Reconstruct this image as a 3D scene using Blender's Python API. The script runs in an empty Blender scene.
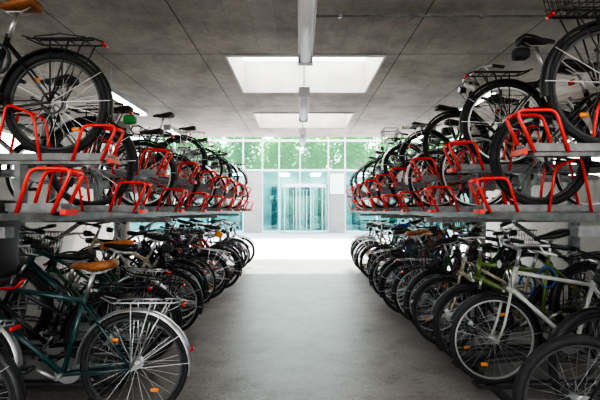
import bpy, bmesh, math, random
from mathutils import Vector, Matrix, Euler
random.seed(23)
scene=bpy.context.scene
try:
    scene.view_settings.view_transform='AgX'
    scene.view_settings.look='AgX - High Contrast'
except Exception as e: print(e)
COL=scene.collection

# ---------------------------------------------------------------- materials
def mat(name,col,rough=0.5,metal=0.0,noise=0.0,nscale=20,emit=None,es=0,coat=0,spec=0.5):
    m=bpy.data.materials.new(name); m.use_nodes=True
    nt=m.node_tree; b=nt.nodes['Principled BSDF']
    b.inputs['Base Color'].default_value=(*col,1)
    b.inputs['Roughness'].default_value=rough
    b.inputs['Metallic'].default_value=metal
    b.inputs['Coat Weight'].default_value=coat
    b.inputs['Specular IOR Level'].default_value=spec
    if noise>0:
        tc=nt.nodes.new('ShaderNodeTexCoord'); n=nt.nodes.new('ShaderNodeTexNoise')
        n.inputs['Scale'].default_value=nscale; n.inputs['Detail'].default_value=6
        nt.links.new(tc.outputs['Object'],n.inputs['Vector'])
        r=nt.nodes.new('ShaderNodeValToRGB')
        r.color_ramp.elements[0].position=.3; r.color_ramp.elements[1].position=.7
        r.color_ramp.elements[0].color=(*[c*(1-noise) for c in col],1)
        r.color_ramp.elements[1].color=(*[min(1,c*(1+noise)) for c in col],1)
        nt.links.new(n.outputs['Fac'],r.inputs['Fac']); nt.links.new(r.outputs['Color'],b.inputs['Base Color'])
    if emit:
        b.inputs['Emission Color'].default_value=(*emit,1); b.inputs['Emission Strength'].default_value=es
    return m

M_tyre=mat('tyre_rubber',(.016,.016,.017),.75,noise=.4,nscale=60)
M_steel=mat('bright_steel',(.58,.58,.58),.32,.9)
M_black=mat('black_plastic',(.018,.018,.019),.45)
M_saddle_b=mat('saddle_black',(.02,.018,.018),.5,noise=.3)
M_saddle_br=mat('saddle_brown',(.28,.10,.03),.5,noise=.3)
M_redref=mat('red_reflector',(.5,.015,.012),.25)
M_orange=mat('orange_reflector',(.9,.25,.02),.3)
M_galv=mat('galvanised_steel',(.21,.21,.21),.45,.45,noise=.3,nscale=14)
M_red=mat('red_powder_coat',(.82,.028,.018),.4,coat=.15)
M_dark=mat('dark_steel',(.055,.057,.06),.5,.4)
M_wick=mat('wicker',(.30,.19,.10),.7,noise=.3)
M_white=mat('white_paint',(.8,.79,.77),.5)
FR={}
def fm(n,c,metal=.1): FR[n]=mat('frame_'+n,c,.28,metal,coat=.4); return FR[n]
fm('teal',(.012,.055,.055)); fm('black',(.015,.015,.017)); fm('white',(.52,.52,.49)); fm('silver',(.45,.46,.48),.8)
fm('blue',(.03,.08,.25)); fm('red',(.35,.02,.02)); fm('green',(.03,.14,.05)); fm('lime',(.13,.20,.04)); fm('grey',(.16,.17,.18))
fm('lightblue',(.16,.32,.45)); fm('cream',(.45,.39,.27)); fm('orange',(.75,.2,.03)); fm('darkblue',(.02,.035,.1)); fm('bordeaux',(.16,.015,.03))

# ---------------------------------------------------------------- mesh builder
class MB:
    def __init__(s): s.v=[];s.f=[];s.m=[];s.sm=[]
    def face(s,idx,m,sm=True): s.f.append(tuple(idx)); s.m.append(m); s.sm.append(sm)
    def tube(s,pts,r,m,n=6,closed=False,cap=True,flat=None):
        pts=[Vector(p) for p in pts]; k=len(pts)
        rs=r if isinstance(r,(list,tuple)) else [r]*k
        base=len(s.v)
        prev=None
        for i,p in enumerate(pts):
            if closed: t=pts[(i+1)%k]-pts[i-1]
            elif i==0: t=pts[1]-p
            elif i==k-1: t=p-pts[i-1]
            else: t=(pts[i+1]-p).normalized()+(p-pts[i-1]).normalized()
            if t.length<1e-9: t=Vector((0,0,1))
            t.normalize()
            if prev is None:
                a=Vector((0,1,0)) if abs(t.y)<.9 else Vector((1,0,0))
                u=(a-t*a.dot(t)).normalized()
            else:
                u=(prev-t*prev.dot(t)).normalized()
            prev=u; w=t.cross(u)
            for j in range(n):
                an=2*math.pi*(j+.5)/n
                fu=flat[0] if flat else 1; fw=flat[1] if flat else 1
                s.v.append(p+u*math.cos(an)*rs[i]*fu+w*math.sin(an)*rs[i]*fw)
        segs=k if closed else k-1
        for i in range(segs):
            a=base+i*n; b=base+((i+1)%k)*n
            for j in range(n):
                s.face((a+j,a+(j+1)%n,b+(j+1)%n,b+j),m,n>4)
        if cap and not closed:
            s.face([base+j for j in range(n)][::-1],m,False)
            s.face([base+(k-1)*n+j for j in range(n)],m,False)
    def circle(s,c,R,seg,ax='y'):
        out=[]
        for i in range(seg):
            a=2*math.pi*i/seg
            if ax=='y': out.append((c[0]+R*math.cos(a),c[1],c[2]+R*math.sin(a)))
            elif ax=='z': out.append((c[0]+R*math.cos(a),c[1]+R*math.sin(a),c[2]))
            else: out.append((c[0],c[1]+R*math.cos(a),c[2]+R*math.sin(a)))
        return out
    def box(s,lo,hi,m):
        b=len(s.v)
        for z in (lo[2],hi[2]):
            for x,y in ((lo[0],lo[1]),(hi[0],lo[1]),(hi[0],hi[1]),(lo[0],hi[1])): s.v.append(Vector((x,y,z)))
        for f in ((3,2,1,0),(4,5,6,7),(0,1,5,4),(1,2,6,5),(2,3,7,6),(3,0,4,7)): s.face([b+i for i in f],m,False)
    def rbox(s,c,sz,m,bev=.03,seg=2,taper=1.0):
        bm=bmesh.new(); bmesh.ops.create_cube(bm,size=1)
        for v in bm.verts:
            k=taper if v.co.z<0 else 1
            v.co=Vector((v.co.x*sz[0]*k,v.co.y*sz[1]*k,v.co.z*sz[2]))
        bmesh.ops.bevel(bm,geom=bm.edges[:],offset=bev,segments=seg,affect='EDGES',profile=.5)
        b=len(s.v); bm.verts.ensure_lookup_table()
        for v in bm.verts: s.v.append(v.co+Vector(c))
        for f in bm.faces: s.face([b+v.index for v in f.verts],m,True)
        bm.free()
    def arcstrip(s,c,R,a0,a1,hw,m,seg=18,depth=.02):
        prof=[(-hw,-depth),(-hw*.8,-depth*.25),(0,0),(hw*.8,-depth*.25),(hw,-depth)]
        b=len(s.v)
        for i in range(seg+1):
            a=math.radians(a0+(a1-a0)*i/seg)
            for y,d in prof:
                s.v.append(Vector((c[0]+(R+d)*math.cos(a),y,c[2]+(R+d)*math.sin(a))))
        for i in range(seg):
            for j in range(4):
                p=b+i*5+j; s.face((p,p+1,p+6,p+5),m)
    def disc(s,c,R,m,hw=.004,n=20):
        b=len(s.v)
        for y in (-hw,hw):
            for i in range(n):
                a=2*math.pi*i/n; s.v.append(Vector((c[0]+R*math.cos(a),c[1]+y,c[2]+R*math.sin(a))))
        s.face([b+i for i in range(n)],m,False); s.face([b+n+i for i in range(n)][::-1],m,False)
        for i in range(n): s.face((b+i,b+n+i,b+n+(i+1)%n,b+(i+1)%n),m,False)
    def loft(s,secs,m,n=10):
        b=len(s.v)
        for x,w,z,h in secs:
            for j in range(n):
                a=2*math.pi*j/n
                ca,sa=math.cos(a),math.sin(a)
                s.v.append(Vector((x,w*math.copysign(abs(ca)**.7,ca),z+h*math.copysign(abs(sa)**.7,sa))))
        for i in range(len(secs)-1):
            for j in range(n):
                p=b+i*n; q=p+n
                s.face((p+j,q+j,q+(j+1)%n,p+(j+1)%n),m)
        s.face([b+j for j in range(n)],m); s.face([b+(len(secs)-1)*n+j for j in range(n)][::-1],m)
    def mesh(s,name,mats):
        me=bpy.data.meshes.new(name); me.from_pydata([tuple(v) for v in s.v],[],s.f)
        for m in mats: me.materials.append(m)
        me.polygons.foreach_set('material_index',s.m); me.polygons.foreach_set('use_smooth',s.sm)
        me.update(); return me
def obj(name,me,loc=(0,0,0),parent=None):
    o=bpy.data.objects.new(name,me); COL.objects.link(o); o.location=loc
    if parent: o.parent=parent
    return o
def rnd(pts,r=.03):
    P=[Vector(p) for p in pts]; out=[P[0]]
    for i in range(1,len(P)-1):
        a=(P[i-1]-P[i]); c=(P[i+1]-P[i]); ra=min(r,a.length*.45); rc=min(r,c.length*.45)
        A=P[i]+a.normalized()*ra; C=P[i]+c.normalized()*rc
        for t in (0,.25,.5,.75,1): out.append(A*(1-t)**2+P[i]*2*t*(1-t)+C*t*t)
    out.append(P[-1]); return out

# ---------------------------------------------------------------- bicycles
R=.335; WB=1.05
FRAME,TYRE,STEEL,BLACK,SAD,REDR,ORA,FEND,BAG,WICK,RIM=range(11)
def wheel(b,cx,tr,nsp=28,disc=False,hubr=.02,refl=True):
    c=(cx,0,R)
    b.tube(b.circle(c,R-tr,44),tr,TYRE,8,closed=True)
    b.tube(b.circle(c,R-2*tr-.005,44),.010,RIM,4,closed=True)
    b.tube([(cx,-.05,R),(cx,.05,R)],hubr,STEEL,8)
    for i in range(nsp):
        a=2*math.pi*i/nsp; a2=a+(.35 if i%4<2 else -.35)
        sy=.032 if i%2 else -.032
        b.tube([(cx+hubr*math.cos(a2),sy,R+hubr*math.sin(a2)),(cx+(R-2*tr-.01)*math.cos(a),0,R+(R-2*tr-.01)*math.sin(a))],.0013,STEEL,3,cap=False)
    if refl:
        for a in (.9+cx,.9+math.pi+cx):
            b.rbox((cx+.2*math.cos(a),0,R+.2*math.sin(a)),(.05,.014,.024),ORA,.005,1)
    if disc:
        b.tube(b.circle((cx,.042,R),.066,20),.010,RIM,4,closed=True,flat=(.15,1))
        for k in range(5):
            a=k*1.2566
            b.tube([(cx,.042,R),(cx+.062*math.cos(a),.042,R+.062*math.sin(a))],.004,RIM,4)
def bike(name,st):
    b=MB(); tr=st.get('tr',.019); fk=st.get('frame','diamond')
    wheel(b,0,tr,refl=st.get('refl',True),hubr=.03 if st.get('hubgear') else .02,disc=st.get('disc',False)); wheel(b,WB,tr,refl=st.get('refl',True),disc=st.get('disc',False))
    BBx,BBz=.44,.285
    sx,sz=.30,st.get('seatz',.78)
    hx,hz=.885,st.get('headz',.88); lx,lz=.925,.72
    fr=st.get('fr',.016)
    b.tube([(BBx,0,BBz),(sx,0,sz)],fr,FRAME,8)
    b.tube([(lx+.012,0,lz-.03),(hx,0,hz)],fr*1.2,FRAME,8)
    if fk=='diamond':
        b.tube([(BBx,0,BBz),(lx,0,lz)],fr*1.15,FRAME,8); b.tube([(sx+.012,0,sz-.04),(hx+.008,0,hz-.04)],fr,FRAME,8)
    elif fk=='mtb':
        b.tube([(BBx,0,BBz),(.7,0,.55),(lx,0,lz)],fr*1.6,FRAME,8); b.tube([(sx+.03,0,sz-.12),(hx+.008,0,hz-.05)],fr*1.3,FRAME,8)
    elif fk=='step':
        b.tube([(BBx,0,BBz),(.6,0,.36),(.78,0,.52),(lx,0,lz)],fr*1.3,FRAME,8)
        b.tube([(BBx-.05,0,BBz+.18),(.56,0,.46),(.74,0,.62),(hx+.008,0,hz-.05)],fr,FRAME,8)
    else:
        b.tube([(BBx,0,BBz),(lx,0,lz)],fr*1.1,FRAME,8)
        b.tube([(BBx-.08,0,BBz+.24),(hx+.01,0,hz-.05)],fr*.95,FRAME,8)
    for y in (-1,1):
        b.tube([(0,.06*y,R),(BBx,.025*y,BBz)],.009,FRAME,6)
        b.tube([(0,.06*y,R),(sx+.01,.015*y,sz-.05)],.008,FRAME,6)
        if fk=='mtb':
            b.tube([(WB,.062*y,R),(WB-.09,.062*y,R+.3)],.018,BLACK,8)
            b.tube([(WB-.09,.062*y,R+.3),(WB-.118,.062*y,R+.38)],.012,STEEL,8)
        else:
            b.tube([(WB,.055*y,R),(WB-.05,.055*y,R+.12),(WB-.1,.05*y,R+.36)],[.008,.011,.013],FRAME,6)
    b.tube([(WB-.115,-.065,R+.375),(WB-.115,.065,R+.375)],.017,FRAME,6)
    Z=st.get('sadz',.96)
    dx=(Z-sz)*-.28
    b.tube([(sx,0,sz-.02),(sx+dx,0,Z-.04)],.0135,STEEL,8)
    x0=sx+dx
    w=st.get('sadw',.085)
    b.loft([(x0-.14,w*.5,Z+.012,.018),(x0-.12,w,Z+.01,.03),(x0-.05,w*.95,Z,.03),(x0+.02,w*.55,Z-.005,.025),(x0+.09,w*.28,Z-.003,.02),(x0+.14,.016,Z-.008,.014)],SAD,12)
    for y in (-1,1): b.tube([(x0-.11,.03*y,Z-.02),(x0-.05,.022*y,Z-.045),(x0+.05,.022*y,Z-.045),(x0+.1,.01*y,Z-.018)],.004,STEEL,4)
    b.disc((BBx,-.055,BBz),.085,STEEL,.002,24); b.disc((BBx,-.06,BBz),.05,BLACK,.003,16)
    b.tube([(BBx,-.07,BBz),(BBx,.07,BBz)],.016,STEEL,8)
    ca=st.get('crank',.5)
    for y in (-1,1):
        ex,ez=BBx+y*.17*math.cos(ca),BBz+y*.17*math.sin(ca)
        b.tube([(BBx,.075*y,BBz),(ex,.085*y,ez)],.010,STEEL,6)
        b.rbox((ex,.135*y,ez),(.09,.085,.024),BLACK,.006,1)
    b.disc((0,-.05,R),.042,STEEL,.008,16)
    if st.get('guard'):
        b.tube([(BBx+.06,-.062,BBz+.07),(BBx-.02,-.062,BBz+.1),(0,-.062,R+.05)],.016,BLACK,6,flat=(.5,1.3))
    b.tube([(BBx,-.055,BBz+.086),(0,-.05,R+.042)],.004,BLACK,4); b.tube([(BBx,-.055,BBz-.086),(.02,-.05,R-.1),(0,-.05,R-.042)],.004,BLACK,4)
    if not st.get('hubgear'): b.tube([(0,-.055,R),(.02,-.055,R-.1)],.012,BLACK,5)
    bar=st.get('bar','city')
    top=st.get('barz',1.03)
    b.tube([(hx,0,hz),(hx-.03,0,top-.02)],.013,STEEL,8)
    if bar=='city':
        b.tube([(hx-.03,0,top-.02),(hx+.03,0,top)],.014,STEEL,6)
        for y in (-1,1):
            b.tube([(hx+.03,0,top),(hx+.04,.1*y,top+.01),(hx+.0,.22*y,top+.03),(hx-.08,.26*y,top+.03),(hx-.19,.27*y,top+.015)],.011,STEEL,6)
            b.tube([(hx-.09,.262*y,top+.03),(hx-.2,.271*y,top+.013)],.017,BLACK,6)
            b.tube([(hx-.03,.25*y,top+.02),(hx-.06,.255*y,top-.02),(hx-.14,.26*y,top-.035)],.006,STEEL,4)
    elif bar=='flat':
        b.tube([(hx-.03,0,top-.04),(hx+.05,0,top-.03)],.018,BLACK,6)
        b.tube([(hx+.03,-.28,top),(hx+.05,-.1,top-.02),(hx+.05,0,top-.03),(hx+.05,.1,top-.02),(hx+.03,.28,top)],.012,BLACK,6)
        for y in (-1,1):
            b.tube([(hx+.037,.18*y,top-.006),(hx+.03,.29*y,top+.001)],.017,BLACK,6)
            b.tube([(hx+.06,.16*y,top-.01),(hx+.1,.2*y,top-.03),(hx+.09,.26*y,top-.035)],.006,STEEL,4)
    else:
        b.tube([(hx-.03,0,top-.06),(hx+.08,0,top-.04)],.014,STEEL,6)
        for y in (-1,1):
            b.tube([(hx+.08,0,top-.04),(hx+.08,.18*y,top-.04),(hx+.16,.2*y,top-.05),(hx+.19,.2*y,top-.11),(hx+.14,.2*y,top-.17),(hx+.05,.2*y,top-.18)],.014,BLACK,6)
            b.tube([(hx+.17,.2*y,top-.04),(hx+.2,.2*y,top+.01),(hx+.21,.2*y,top-.1)],.009,BLACK,5)
    for y in (-.03,.03):
        b.tube([(hx+.06,y*3,top-.01),(hx+.12,y*2,top-.1),(hx+.05,y,top-.22),(lx+.01,y,lz)],.0028,BLACK,4)
    if st.get('fender'):
        b.arcstrip((0,0,R),R+.026,0,190,.029,FEND,22)
        b.arcstrip((WB,0,R),R+.026,25,200,.029,FEND,20)
        for y in (-1,1):
            b.tube([(0,.06*y,R),(-.3,.028*y,R+.2)],.0028,STEEL,4)
            b.tube([(0,.06*y,R),(-.355,.028*y,R+.02)],.0028,STEEL,4)
            b.tube([(WB,.055*y,R),(WB-.34,.028*y,R+.06)],.0028,STEEL,4)
        if st.get('fref'): b.rbox((-.358,0,R+.10),(.014,.035,.035),REDR,.005,1)
    if st.get('rack'):
        z=R+.40; rm=st.get('rackm',STEEL)
        for y in (-1,1):
            b.tube([(.2,.02*y,z+.03),(.12,.05*y,z),(-.26,.06*y,z),(-.3,0,z)],.0055,rm,5)
            b.tube([(0,.065*y,R),(-.12,.062*y,z)],.005,rm,5)
            b.tube([(0,.065*y,R),(.0,.062*y,z)],.005,rm,5)
            b.tube([(.0,.065*y,R),(-.22,.062*y,z)],.004,rm,5)
        for x in (.1,-.0,-.1,-.2): b.tube([(x,-.06,z),(x,.06,z)],.005,rm,5)
        b.tube([(.1,0,z+.012),(-.24,0,z+.012)],.006,rm,5)
        b.tube([(.12,.03,z+.02),(-.05,.04,z+.035),(-.2,.03,z+.02)],.004,BLACK,4)
        b.rbox((-.31,0,z-.02),(.016,.07,.024),REDR,.005,1)
    elif not st.get('fender'):
        b.rbox((sx+dx-.05,0,Z-.1),(.02,.05,.035),REDR,.005,1)
    bk=st.get('basket')
    def basket(cx,z,lx2,ly2,h,m,r=.0025):
        for k in range(5):
            t=k/4; s=.82+.18*t; zz=z+h*t
            rr=.006 if k==4 else r
            b.tube([(cx-lx2*s,-ly2*s,zz),(cx+lx2*s,-ly2*s,zz),(cx+lx2*s,ly2*s,zz),(cx-lx2*s,ly2*s,zz)],rr,m,4,closed=True)
        N=8
        for i in range(N+1):
            t=-1+2*i/N
            for (px,py) in ((t*lx2,-ly2),(t*lx2,ly2),(-lx2,t*ly2),(lx2,t*ly2)):
                b.tube([(cx+px*.82,py*.82,z),(cx+px,py,z+h)],r,m,3,cap=False)
            b.tube([(cx+t*lx2*.82,-ly2*.82,z),(cx+t*lx2*.82,ly2*.82,z)],r,m,3,cap=False)
    if bk=='front': basket(hx+.2,.86,.13,.17,.22,BLACK)
    if bk=='wick': basket(hx+.2,.86,.13,.17,.22,WICK,.006)
    if bk=='rear': basket(-.1,R+.42,.18,.14,.2,BLACK)
    if st.get('pannier'):
        for y in (-1,1):
            b.rbox((-.1,.13*y,R+.22),(.3,.1,.32),BAG,.03,2,.9)
            b.rbox((-.1,.13*y,R+.36),(.31,.115,.08),BAG,.025,2)
    if st.get('saddlebag'): b.rbox((sx+dx-.12,0,Z-.1),(.12,.09,.09),BAG,.025,2)
    if st.get('cover'): b.loft([(x0-.17,w*.7,Z+.014,.03),(x0-.14,w*1.15,Z+.014,.045),(x0-.02,w*.85,Z+.01,.04),(x0+.1,w*.4,Z,.035),(x0+.16,.02,Z-.005,.02)],BAG,12)
    if st.get('child'):
        z=R+.60
        b.rbox((-.06,0,z+.02),(.3,.28,.10),BLACK,.035,3)
        b.rbox((-.215,0,z+.22),(.075,.30,.40),BLACK,.035,3,.85)
        b.rbox((-.165,0,z+.22),(.03,.22,.30),REDR,.012,2,.85)
        b.tube([(.2,0,z-.1),(-.06,0,z-.02)],.012,STEEL,6)
        for y in (-1,1):
            b.rbox((-.1,.155*y,z+.13),(.22,.04,.16),BLACK,.018,2)
            b.rbox((.08,.12*y,z-.16),(.1,.07,.30),BLACK,.025,2)
            b.tube([(-.26,.14*y,z+.0),(-.2,.15*y,z-.05),(.05,.16*y,z-.06)],.009,REDR,5)
            b.tube([(0,.06*y,z-.02),(-.1,.06*y,R+.4)],.012,BLACK,6)
    if st.get('lamp',True):
        b.tube([(hx+.06,0,hz+.02),(hx+.12,0,hz+.02)],[.028,.034],BLACK,10); b.tube([(hx+.12,0,hz+.02),(hx+.128,0,hz+.02)],.03,STEEL,10)
    if st.get('lock'):
        b.tube([(sx+.05+.07*math.cos(a),.02,.62+.09*math.sin(a)) for a in [i*.55 for i in range(11)]],.011,BAG,6)
    if st.get('stand',True): b.tube([(.36,-.05,.29),(.05,-.1,.27)],.008,BLACK,5)
    return b.mesh(name,[FR['black'],M_tyre,M_steel,M_black,M_saddle_b,M_redref,M_orange,M_black,M_black,M_wick,M_steel])

V={
 'city':bike('city_bicycle',dict(frame='diamond',fender=1,rack=1,guard=1,bar='city',fref=1)),
 'city2':bike('city_bicycle_b',dict(frame='mixte',fender=1,rack=1,rackm=BLACK,bar='city',crank=2.2,lock=1,hubgear=1,refl=False)),
 'step':bike('step_through_bicycle',dict(frame='step',fender=1,rack=1,guard=1,bar='city',basket='front',crank=1.2,fr=.018,hubgear=1,sadw=.1,refl=False)),
 'stepw':bike('step_through_b',dict(frame='step',fender=1,rack=1,rackm=BLACK,bar='city',basket='rear',crank=-.6,fr=.018,sadw=.1)),
 'mtb':bike('mountain_bicycle',dict(frame='mtb',bar='flat',tr=.027,disc=True,barz=1.0,sadz=.93,refl=False,crank=.1,stand=False,lamp=False)),
 'mtbf':bike('trekking_bicycle_b',dict(frame='mtb',bar='flat',tr=.024,fender=1,rack=1,rackm=BLACK,barz=1.02,crank=2.7,lock=1,disc=True)),
 'trek':bike('trekking_bicycle',dict(frame='diamond',bar='flat',tr=.02,fender=1,rack=1,rackm=BLACK,sadz=.99,crank=1.8,saddlebag=1,refl=False)),
 'race':bike('road_bicycle',dict(frame='diamond',bar='drop',tr=.013,sadz=.98,sadw=.07,refl=False,stand=False,fr=.014,lamp=False,crank=.9)),
 'pann':bike('touring_bicycle',dict(frame='diamond',bar='city',fender=1,rack=1,pannier=1,crank=.3,refl=False)),
 'cover':bike('city_bicycle_c',dict(frame='mixte',fender=1,rack=1,bar='city',cover=1,basket='front',crank=3.0)),
 'wick':bike('city_bicycle_d',dict(frame='step',fender=1,rack=1,bar='city',basket='wick',crank=2.0,refl=False)),
 'child':bike('bicycle_with_child_seat',dict(frame='step',fender=1,rack=1,bar='city',child=1,fr=.018)),
}
bagm=[mat('bag_black',(.03,.03,.035),.7),mat('bag_green',(.05,.35,.08),.6),mat('bag_orange',(.8,.25,.03),.6),mat('bag_blue',(.04,.1,.3),.6)]
bagw=[bagm[0]]*7+bagm[1:]
fendm=[M_black,M_black,M_black,M_steel,M_dark]
def place(kind,side,y,edge,z,frame,out='rear',yaw=0,pitch=0,fend=None,bag=None,sad=None,rim=None):
    me=V[kind]
    o=bpy.data.objects.new('bicycle',me); COL.objects.link(o)
    for i,mm in ((FRAME,FR[frame]),(FEND,fend or random.choice(fendm)),(BAG,bag or random.choice(bagw)),(SAD,sad or (M_saddle_br if random.random()<.04 else M_saddle_b)),
                 (RIM,rim or (M_steel if random.random()<.55 else M_dark))):
        o.material_slots[i].link='OBJECT'; o.material_slots[i].material=mm
    base=0 if side>0 else math.pi
    if out=='front': base+=math.pi
    p=-pitch if out=='rear' else pitch
    rot=Matrix.Rotation(base+yaw,4,'Z')@Matrix.Rotation(p,4,'Y')
    pos=Vector((side*(edge+R),y,z+R*(1-math.cos(pitch))))
    off=Vector((0,0,0)) if out=='rear' else rot@Vector((-WB,0,0))
    o.matrix_world=Matrix.Translation(pos+off)@rot
    return o
ZH,ZL=1.665,1.345
kinds=['city','city2','step','stepw','mtb','mtbf','trek','race','pann','cover','trek','city','mtbf','city2','wick']
ukinds=['city','city2','mtb','mtbf','trek','race','trek','city','mtbf','city2','step']
cols=['black','black','black','grey','grey','silver','darkblue','silver','blue','red','green','white','lightblue','bordeaux','teal','black','grey','cream','black']
trays=[]
def upper(side,ys,first_high,spec):
    hi=first_high
    for i,y in enumerate(ys):
        trays.append((side,y,hi))
        s=spec.get(i,'rand')
        if s is not None:
            if s=='rand': s=(random.choice(ukinds),random.choice(cols),'rear' if random.random()<.75 else 'front')
            kw=dict(s[3]) if len(s)>3 else {}
            place(s[0],side,y,kw.pop('edge',1.24+random.uniform(0,.05)),(ZH if hi else ZL)+.012,s[1],s[2],random.uniform(-.015,.015),0,**kw)
        hi=not hi
SP=.49
ysL=[2.06+SP*i for i in range(17)]; ysR=[2.17+SP*i for i in range(17)]
upper(-1,ysL,False,{0:None,1:('mtbf','black','rear',dict(edge=1.22,rim=M_dark,bag=bagm[0])),2:('city2','grey','rear',dict(rim=M_dark)),3:None,4:('trek','black','rear'),5:None})
upper(1,ysR,True,{0:('stepw','black','rear',dict(edge=1.33,fend=M_black,rim=M_dark)),1:('mtb','black','rear',dict(rim=M_dark)),2:('trek','black','rear',dict(bag=bagm[0],fend=M_black)),3:('race','teal','rear'),4:('city','black','front'),8:('mtbf','grey','rear')})
def lower(side,ys,spec):
    for i,y in enumerate(ys):
        s=spec.get(i,'rand')
        if s is None: continue
        if s=='rand': s=(random.choice(kinds),random.choice(cols),'rear' if random.random()<.6 else 'front',{})
        kw=dict(s[3]); e=kw.pop('edge',1.13+random.uniform(-.1,.10)); yw=kw.pop('yaw',random.uniform(-.2,.2)); pt=kw.pop('pitch',0.17 if i%2 else 0)
        place(s[0],side,y,e,.035,s[1],s[2],yw,pt,**kw)
lowL=[2.0,2.5,3.0]+[3.4+.40*i for i in range(16)]
lowR=[2.05,2.52]+[3.0+.40*i for i in range(17)]
lower(-1,lowL,
 {0:('child','black','rear',dict(edge=1.40,yaw=0,fend=M_black,rim=M_dark)),1:('city','teal','rear',dict(edge=.70,yaw=.03,fend=M_steel,sad=M_saddle_br,rim=M_dark,pitch=0.0)),
  2:('city2','black','rear',dict(edge=1.1,fend=M_black)),3:('mtbf','teal','rear',{}),4:('cover','green','rear',dict(bag=bagm[2]))})
lower(1,lowR,
 {0:('mtb','black','rear',dict(edge=1.09,yaw=0,rim=M_dark)),1:('trek','black','front',dict(edge=1.6,rim=M_dark,fend=M_black)),2:('city','white','front',dict(edge=1.12,yaw=.0,fend=M_black,rim=M_steel)),
  3:('mtbf','lime','front',dict(edge=1.18)),4:('city2','cream','front',{}),6:('step','green','rear',{})})

# ---------------------------------------------------------------- racks
def rack(side,ys_tr,lows):
    b=MB(); X=lambda x: side*x
    def bx(x0,x1,y0,y1,z0,z1,m): b.box((min(X(x0),X(x1)),y0,z0),(max(X(x0),X(x1)),y1,z1),m)
    y0=min(y for s,y,h in ys_tr)-.5; y1=max(y for s,y,h in ys_tr)+.3
    for x in (1.78,2.80): bx(x-.035,x+.035,y0,y1,ZL-.085,ZL-.02,0)
    bx(1.25,1.29,y0,y1,ZL-.05,ZL-.02,0)
    yy=y0+.3
    while yy<y1+.2:
        bx(2.92,3.0,yy-.04,yy+.04,0,ZL-.02,0); bx(1.35,3.0,yy-.03,yy+.03,ZL-.135,ZL-.085,0); bx(2.7,3.2,yy-.09,yy+.09,0,.015,0)
        b.tube([(X(2.96),yy,.75),(X(2.3),yy,ZL-.13)],.022,0,6)
        yy+=2.35
    for s,y,h in ys_tr:
        z=ZH if h else ZL
        bx(1.2,3.05,y-.045,y+.045,z-.012,z,0)
        bx(1.2,3.05,y-.05,y-.044,z-.012,z+.03,0); bx(1.2,3.05,y+.044,y+.05,z-.012,z+.03,0)
        bx(1.25,2.95,y-.03,y+.03,z-.035,z-.012,0)
        if h:
            for x in (1.78,2.80): bx(x-.02,x+.02,y-.035,y+.035,ZL-.02,z-.035,0)
        for yy in (y-.058,y+.058):
            b.tube(rnd([(X(1.24),yy,z-.02),(X(1.14),yy,z+.20),(X(1.35),yy,z+.205),(X(1.42),yy,z-.02)],.045),.0095,1,8)
            b.tube(rnd([(X(1.62),yy,z-.02),(X(1.66),yy,z+.27),(X(1.83),yy,z+.34),(X(1.90),yy,z-.02)],.05),.0085,1,8)
        b.tube([(X(1.155),y-.058,z+.185),(X(1.155),y+.058,z+.185)],.0095,1,8)
        b.tube([(X(1.815),y-.058,z+.325),(X(1.815),y+.058,z+.325)],.0085,1,8)
        bx(1.175,1.205,y-.055,y+.055,z-.03,z+.0,1)
    for i,y in enumerate(lows):
        inc=.18 if i%2 else 0
        for e in (-1,1):
            b.tube([(X(1.32),y+e*.05,.03),(X(2.0),y+e*.05,.035+inc*.4),(X(3.0),y+e*.05,.04+inc)],.014,2,4)
        b.tube([(X(1.32),y-.05,.03),(X(1.32),y+.05,.03)],.014,2,4)
        for e in (-1,1): b.tube([(X(2.3),y+e*.055,.05),(X(2.42),y+e*.055,.45),(X(2.62),y+e*.055,.48),(X(2.72),y+e*.055,.05)],.009,0,6)
    for x in (1.45,2.9): bx(x-.03,x+.03,y0,y1,0,.022,2)
    return obj('bicycle_rack',b.mesh('bicycle_rack',[M_galv,M_red,M_dark]))
rack(-1,[t for t in trays if t[0]<0],lowL); rack(1,[t for t in trays if t[0]>0],lowR)

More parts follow.
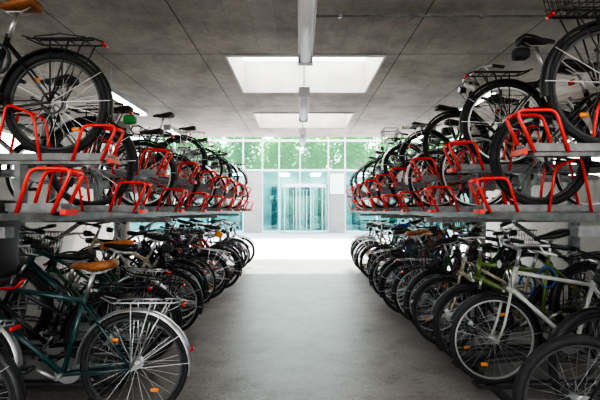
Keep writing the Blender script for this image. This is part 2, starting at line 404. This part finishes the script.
# ---------------------------------------------------------------- shell materials
def concrete(name,c1,c2,plank=False,scale=1.0,rough=.8,blotch=None,fine=.2):
    m=bpy.data.materials.new(name); m.use_nodes=True; nt=m.node_tree; N=nt.nodes; L=nt.links
    b=N['Principled BSDF']; b.inputs['Roughness'].default_value=rough
    tc=N.new('ShaderNodeTexCoord')
    n1=N.new('ShaderNodeTexNoise'); n1.inputs['Scale'].default_value=.9*scale; n1.inputs['Detail'].default_value=9; n1.inputs['Roughness'].default_value=.65
    n2=N.new('ShaderNodeTexNoise'); n2.inputs['Scale'].default_value=26*scale; n2.inputs['Detail'].default_value=5
    L.new(tc.outputs['Object'],n1.inputs['Vector']); L.new(tc.outputs['Object'],n2.inputs['Vector'])
    r=N.new('ShaderNodeValToRGB'); r.color_ramp.elements[0].position=.32; r.color_ramp.elements[1].position=.68
    r.color_ramp.elements[0].color=(*c1,1); r.color_ramp.elements[1].color=(*c2,1)
    L.new(n1.outputs['Fac'],r.inputs['Fac'])
    mx=N.new('ShaderNodeMix'); mx.data_type='RGBA'; mx.blend_type='OVERLAY'; mx.inputs['Factor'].default_value=fine
    L.new(r.outputs['Color'],mx.inputs['A']); L.new(n2.outputs['Fac'],mx.inputs['B'])
    out=mx.outputs['Result']
    def mul(out,col,f=1):
        m2=N.new('ShaderNodeMix'); m2.data_type='RGBA'; m2.blend_type='MULTIPLY'; m2.inputs['Factor'].default_value=f
        L.new(out,m2.inputs['A']); L.new(col,m2.inputs['B']); return m2.outputs['Result']
    if plank:
        mp=N.new('ShaderNodeMapping'); mp.inputs['Rotation'].default_value=(0,0,math.pi/2); L.new(tc.outputs['Object'],mp.inputs['Vector'])
        for bw,rh,ms_,c1_,mo in ((2.5,.25,.003,.95,.76),(2.5,1.25,.008,.95,.40)):
            bt=N.new('ShaderNodeTexBrick'); bt.inputs['Scale'].default_value=1; bt.inputs['Brick Width'].default_value=bw; bt.inputs['Row Height'].default_value=rh; bt.offset=0
            bt.inputs['Mortar Size'].default_value=ms_; bt.inputs['Color1'].default_value=(c1_,c1_,c1_,1); bt.inputs['Color2'].default_value=(1,1,1,1); bt.inputs['Mortar'].default_value=(mo,mo,mo,1)
            L.new(mp.outputs['Vector'],bt.inputs['Vector'])
            out=mul(out,bt.outputs['Color'])
        n4=N.new('ShaderNodeTexNoise'); n4.inputs['Scale'].default_value=1.7; n4.inputs['Detail'].default_value=10; n4.inputs['Roughness'].default_value=.68; n4.inputs['Distortion'].default_value=.4
        L.new(tc.outputs['Object'],n4.inputs['Vector'])
        r4=N.new('ShaderNodeValToRGB'); r4.color_ramp.elements[0].position=.36; r4.color_ramp.elements[1].position=.6; r4.color_ramp.elements[0].color=(.70,.69,.68,1)
        L.new(n4.outputs['Fac'],r4.inputs['Fac']); out=mul(out,r4.outputs['Color'])
    if blotch:
        for sc,p0,p1,bl in ((3.2,.50,.64,blotch),(.7,.42,.62,.78),(14,.60,.66,.6)):
            n3=N.new('ShaderNodeTexNoise'); n3.inputs['Scale'].default_value=sc; n3.inputs['Detail'].default_value=10; n3.inputs['Roughness'].default_value=.7
            L.new(tc.outputs['Object'],n3.inputs['Vector'])
            r3=N.new('ShaderNodeValToRGB'); r3.color_ramp.elements[0].position=p0; r3.color_ramp.elements[1].position=p1
            r3.color_ramp.elements[0].color=(1,1,1,1); r3.color_ramp.elements[1].color=(*[bl]*3,1)
            L.new(n3.outputs['Fac'],r3.inputs['Fac']); out=mul(out,r3.outputs['Color'])
    L.new(out,b.inputs['Base Color'])
    bp=N.new('ShaderNodeBump'); bp.inputs['Strength'].default_value=.25; bp.inputs['Distance'].default_value=.01
    L.new(n2.outputs['Fac'],bp.inputs['Height']); L.new(bp.outputs['Normal'],b.inputs['Normal'])
    return m
M_ceil=concrete('board_formed_concrete',(.36,.33,.30),(.54,.50,.465),plank=True)
M_floor=concrete('worn_floor_concrete',(.17,.152,.142),(.29,.268,.252),scale=1.6,rough=.40,blotch=.68,fine=.6)
M_pave=concrete('pale_paving',(.62,.62,.63),(.76,.76,.77),scale=.6)
M_wall=concrete('wall_concrete',(.26,.25,.23),(.38,.36,.34))

def simple(name,parts,mats):
    b=MB()
    for lo,hi,m in parts: b.box(lo,hi,m)
    return obj(name,b.mesh(name,mats))
YE=10.7; ZC=3.29; SKY=[(5.03,6.6),(8.0,9.4)]; SKX=1.02; SC=.07; TH=.42
simple('floor',[((-6.5,-7,-.1),(6.5,YE+.2,0),0)],[M_floor])
simple('ground',[((-60,-60,-.3),(60,80,-.02),0)],[M_pave])
holes=[(-3.6,-2.0),(-.6,1.0)]+SKY  # first two skylights are out of view, added to let more daylight inside
parts=[((-6.5,-7,ZC),(SC-SKX,YE,ZC+TH),0),((SC+SKX,-7,ZC),(6.5,YE,ZC+TH),0)]
yc=-7
for a,bb in holes+[(YE,YE)]:
    parts.append(((SC-SKX,yc,ZC),(SC+SKX,a,ZC+TH),0)); yc=bb
simple('ceiling',parts,[M_ceil])
M_diff=bpy.data.materials.new('frosted_glazing'); M_diff.use_nodes=True
nt=M_diff.node_tree; nt.nodes.remove(nt.nodes['Principled BSDF'])
tr=nt.nodes.new('ShaderNodeBsdfTranslucent'); tr.inputs['Color'].default_value=(.97,.97,.96,1)
nt.links.new(tr.outputs[0],nt.nodes['Material Output'].inputs['Surface'])
M_shaft=mat('skylight_shaft_plaster',(.58,.57,.55),.6,noise=.12,nscale=3)
for a,bb in holes:
    b=MB(); t=.03
    for lo,hi in (((-SKX,a,ZC-.02),(-SKX+t,bb,ZC+TH+.1)),((SKX-t,a,ZC-.02),(SKX,bb,ZC+TH+.1)),((-SKX+t,a,ZC-.02),(SKX-t,a+t,ZC+TH+.1)),((-SKX+t,bb-t,ZC-.02),(SKX-t,bb,ZC+TH+.1))):
        b.box(lo,hi,0)
    b.box((-SKX+t,a+t,ZC+TH+.07),(SKX-t,bb-t,ZC+TH+.085),1)
    b.box((-.02,a+t,ZC+TH+.04),(.02,bb-t,ZC+TH+.07),2)
    obj('skylight',b.mesh('skylight',[M_shaft,M_diff,M_white]),(SC,0,0))
for sx in (-1,1):
    for y in (-3,1,5,9):
        b=MB(); b.tube([(0,0,0),(0,0,ZC)],.17,0,20); obj('concrete_column',b.mesh('column',[M_wall]),(sx*4.0,y,0))
for nm,x0,x1 in (('wall_left',-5.2,-5.0),('wall_right',5.0,5.2)):
    pp=[((x0,-7,0),(x1,YE,1.9),0),((x0,-7,2.7),(x1,YE,ZC),0)]
    for y in (-7,-3.2,.6,4.4,8.2): pp.append(((x0,y,1.9),(x1,y+1.9,2.7),0))
    simple(nm,pp,[M_wall])
b=MB(); b.tube([(.15,3.96,ZC-.03),(2.9,3.96,ZC-.03)],.012,0,6)
for x in (.4,1.1,1.8,2.5): b.box((x-.02,3.94,ZC-.05),(x+.02,3.98,ZC-.001),0)
obj('conduit_pipe',b.mesh('conduit',[M_galv]))
M_tube=mat('lamp_diffuser',(.85,.87,.88),.4,emit=(1,.95,.87),es=11.0)
M_tube2=mat('lamp_diffuser_dim',(.5,.51,.52),.4,emit=(1,.98,.94),es=.12)
M_lampb=mat('lamp_body_grey',(.42,.43,.44),.45,.2)
def lamp(x,y0,y1,on,z=2.70):
    b=MB()
    b.box((-.065,y0,z+.02),(.065,y1,z+.09),0)
    b.tube([(0,y0+.02,z+.015),(0,y1-.02,z+.015)],.05,1,10,flat=(1,.6) )
    for yy in (y0,y1): b.box((-.068,yy-.015,z-.02),(.068,yy+.015,z+.095),0)
    for yy in (y0+.2,y1-.2): b.tube([(0,yy,z+.09),(0,yy,ZC-.001)],.006,0,5)
    obj('fluorescent_lamp',b.mesh('lamp',[M_lampb,M_tube if on else M_tube2]),(x,0,0))
lamp(.05,2.3,3.7,0); lamp(.05,4.75,6.1,0); lamp(.05,7.1,8.5,0)
for sx in (-2.62,2.62):
    for y0 in (-2.2,.2,5.35,7.9): lamp(sx,y0,y0+1.35,1,2.93)

# ---------------------------------------------------------------- opposite building
def glassm(name,tint,gl,ior):
    m=bpy.data.materials.new(name); m.use_nodes=True; nt=m.node_tree; nt.nodes.remove(nt.nodes['Principled BSDF'])
    t1=nt.nodes.new('ShaderNodeBsdfTransparent'); t1.inputs['Color'].default_value=(*tint,1)
    g1=nt.nodes.new('ShaderNodeBsdfGlossy'); g1.inputs['Color'].default_value=(*gl,1); g1.inputs['Roughness'].default_value=.03
    fz=nt.nodes.new('ShaderNodeFresnel'); fz.inputs['IOR'].default_value=ior
    ms=nt.nodes.new('ShaderNodeMixShader'); nt.links.new(fz.outputs[0],ms.inputs[0]); nt.links.new(t1.outputs[0],ms.inputs[1]); nt.links.new(g1.outputs[0],ms.inputs[2])
    nt.links.new(ms.outputs[0],nt.nodes['Material Output'].inputs['Surface']); return m
M_gl=glassm('teal_glass',(.60,.82,.81),(.6,.9,.92),1.5)
M_gl2=glassm('clear_glass',(.72,.95,.86),(.7,.93,.9),1.4)
M_mull=mat('facade_aluminium',(.62,.66,.66),.4,.2)
M_tealw=mat('lobby_wall',(.42,.56,.57),.7,noise=.45,nscale=.9)
M_dk=mat('lobby_dark',(.04,.11,.12),.6)
b=MB(); F=24.0
xs=[-14,-10.5,-7.5,-5.4,-3.4]+[-2.25,-1.25,0.0,1.7,2.7]+[4.6,7,10.5,14]
for x in xs: b.box((x-.04,F-.06,0),(x+.04,F+.06,7.2),0)
for z in (0.05,3.72,5.5,7.2): b.box((-14,F-.05,z-.06),(14,F+.05,z+.06),0)
b.box((-14,F+.06,3.62),(14,F+3,3.80),0)
b.box((-14,F-.005,.1),(14,F+.005,3.66),1)
b.box((-14,F-.005,3.78),(14,F+.005,7.1),5)
b.box((-14,F+2.8,0),(14,F+3,3.6),2)
b.box((-3.35,F-.12,0),(-2.3,F-.02,3.6),3)
for x,w_ in ((-9,.5),(-6.2,.5),(-4,.5),(-1.9,.35),(-.75,.5),(.35,.3),(1.2,.35),(3.5,.5),(6,.5),(9,.5)): b.box((x,F+2.7,.1),(x+w_,F+2.79,2.9),4)
b.box((1.72,F-.1,0),(2.68,F-.02,3.6),3)
obj('glass_facade_building',b.mesh('facade',[M_mull,M_gl,M_tealw,M_wall,M_dk,M_gl2]))
# glowing panels under the lobby ceiling, added to brighten the interior
b=MB()
for x in (-8,-4,-1,1,4,8): b.box((x-.3,F+.8,3.56),(x+.3,F+2.4,3.61),0)
obj('lobby_ceiling_fill',b.mesh('lobbyfill',[mat('lobby_fill_emit',(1,1,1),.5,emit=(.95,1,1),es=22)]))
b=MB(); cx,cy,rd=.2,F-.1,1.35
for k in range(16):
    a=math.pi+math.pi*k/15
    if k%3==0: b.tube([(cx+rd*math.cos(a),cy+rd*math.sin(a)*.8,0),(cx+rd*math.cos(a),cy+rd*math.sin(a)*.8,2.7)],.03,0,6)
pa=[(cx+rd*math.cos(math.pi+math.pi*k/24),cy+rd*.8*math.sin(math.pi+math.pi*k/24)) for k in range(25)]
for z0,z1,m in ((2.65,2.85,0),(0.05,.15,0),(.15,2.65,1)):
    for k in range(24):
        if m==1 and 9<=k<=14: continue
        i=len(b.v)
        for (x,y),z in ((pa[k],z0),(pa[k+1],z0),(pa[k+1],z1),(pa[k],z1)): b.v.append(Vector((x,y,z)))
        b.face((i,i+1,i+2,i+3),m,False)
for a in (.3,.3+math.pi/2,.3+math.pi,.3+1.5*math.pi):
    ex,ey=cx+.6*math.cos(a),cy-.55+.5*math.sin(a)
    b.tube([(cx,cy-.55,.05),(ex,ey,.05),(ex,ey,2.5),(cx,cy-.55,2.5)],.02,0,5,closed=True)
obj('revolving_door',b.mesh('revdoor',[M_mull,M_gl2]))
simple('wall_sign',[((1.78,F-.2,2.3),(2.62,F-.14,3.5),0)],[M_white])

M_leaf=bpy.data.materials.new('leaf_green'); M_leaf.use_nodes=True; nt=M_leaf.node_tree
pb=nt.nodes['Principled BSDF']; pb.inputs['Base Color'].default_value=(.07,.22,.02,1); pb.inputs['Roughness'].default_value=.6; pb.inputs['Specular IOR Level'].default_value=.2
tl=nt.nodes.new('ShaderNodeBsdfTranslucent'); tl.inputs['Color'].default_value=(.15,.42,.02,1)
ms=nt.nodes.new('ShaderNodeMixShader'); ms.inputs[0].default_value=.55
nt.links.new(pb.outputs[0],ms.inputs[1]); nt.links.new(tl.outputs[0],ms.inputs[2]); nt.links.new(ms.outputs[0],nt.nodes['Material Output'].inputs['Surface'])
M_bark=mat('bark',(.12,.08,.05),.9,noise=.3)
def foliage(b,c,rad,n,size,m):
    for i in range(n):
        d=Vector((random.gauss(0,1),random.gauss(0,1),random.gauss(0,1))).normalized()*random.random()**.4
        p=Vector(c)+Vector((d.x*rad[0],d.y*rad[1],d.z*rad[2]))
        u=Vector((random.uniform(-1,1),random.uniform(-1,1),random.uniform(-.6,.6))).normalized(); w=u.orthogonal().normalized()
        s=size*random.uniform(.6,1.3); k=len(b.v)
        b.v+= [p-u*s,p+w*s*.5,p+u*s,p-w*s*.5]; b.face((k,k+1,k+2,k+3),m,False)
tb=MB(); tb.tube([(0,0,0),(.1,0,2),(0,.1,4),(.1,0,6.5)],[.2,.16,.12,.05],1,8)
for a in range(6): tb.tube([(0,0,2.8+a*.4),(1.5*math.cos(a*1.1),1.5*math.sin(a*1.1),4.3+a*.45)],[.07,.02],1,6)
for k in range(11):
    an=k*2.4; foliage(tb,(1.7*math.cos(an),1.4*math.sin(an),3.7+k*.36),(1.2,1.05,.88),440,.155,0)
tm=tb.mesh('tree',[M_leaf,M_bark])
for x,y in ((-6.2,30.5),(-2.6,31),(-.2,34),(2.6,30.5),(5.6,32.5),(-10,32),(9.5,31)):
    o=obj('tree',tm,(x,y,0)); o.rotation_euler=(0,0,x)
hb=MB(); foliage(hb,(0,0,.9),(.7,11,1.2),9000,.1,0)
hm=hb.mesh('hedge',[M_leaf])
for x in (-9,9): obj('hedge',hm,(x,2,0))

# ---------------------------------------------------------------- light
w=bpy.data.worlds.new('World'); scene.world=w; w.use_nodes=True
nt=w.node_tree; bg=nt.nodes['Background']; sk=nt.nodes.new('ShaderNodeTexSky'); sk.sky_type='NISHITA'; sk.sun_disc=False
sk.sun_elevation=math.radians(55); sk.sun_rotation=math.radians(10)
hs=nt.nodes.new('ShaderNodeHueSaturation'); hs.inputs['Saturation'].default_value=.5
wm=nt.nodes.new('ShaderNodeMix'); wm.data_type='RGBA'; wm.blend_type='MULTIPLY'; wm.inputs['Factor'].default_value=1; wm.inputs['B'].default_value=(1.07,1,.92,1)
nt.links.new(sk.outputs[0],hs.inputs['Color']); nt.links.new(hs.outputs[0],wm.inputs['A']); nt.links.new(wm.outputs['Result'],bg.inputs['Color']); bg.inputs['Strength'].default_value=1.2
s=bpy.data.lights.new('sun','SUN'); s.energy=14; s.angle=.01; s.color=(1,.95,.87)
so=bpy.data.objects.new('sun',s); COL.objects.link(so)
d=Vector((-.18,-1,-1.45)).normalized()
so.rotation_euler=d.to_track_quat('-Z','Y').to_euler(); so.location=(0,20,20)

cam=bpy.data.cameras.new('camera'); cam.lens=24; cam.sensor_width=36; cam.shift_y=10/600; cam.clip_start=.05
co=bpy.data.objects.new('camera',cam); COL.objects.link(co); co.location=(0,0,1.34); co.rotation_euler=(math.pi/2,0,0)
scene.camera=co
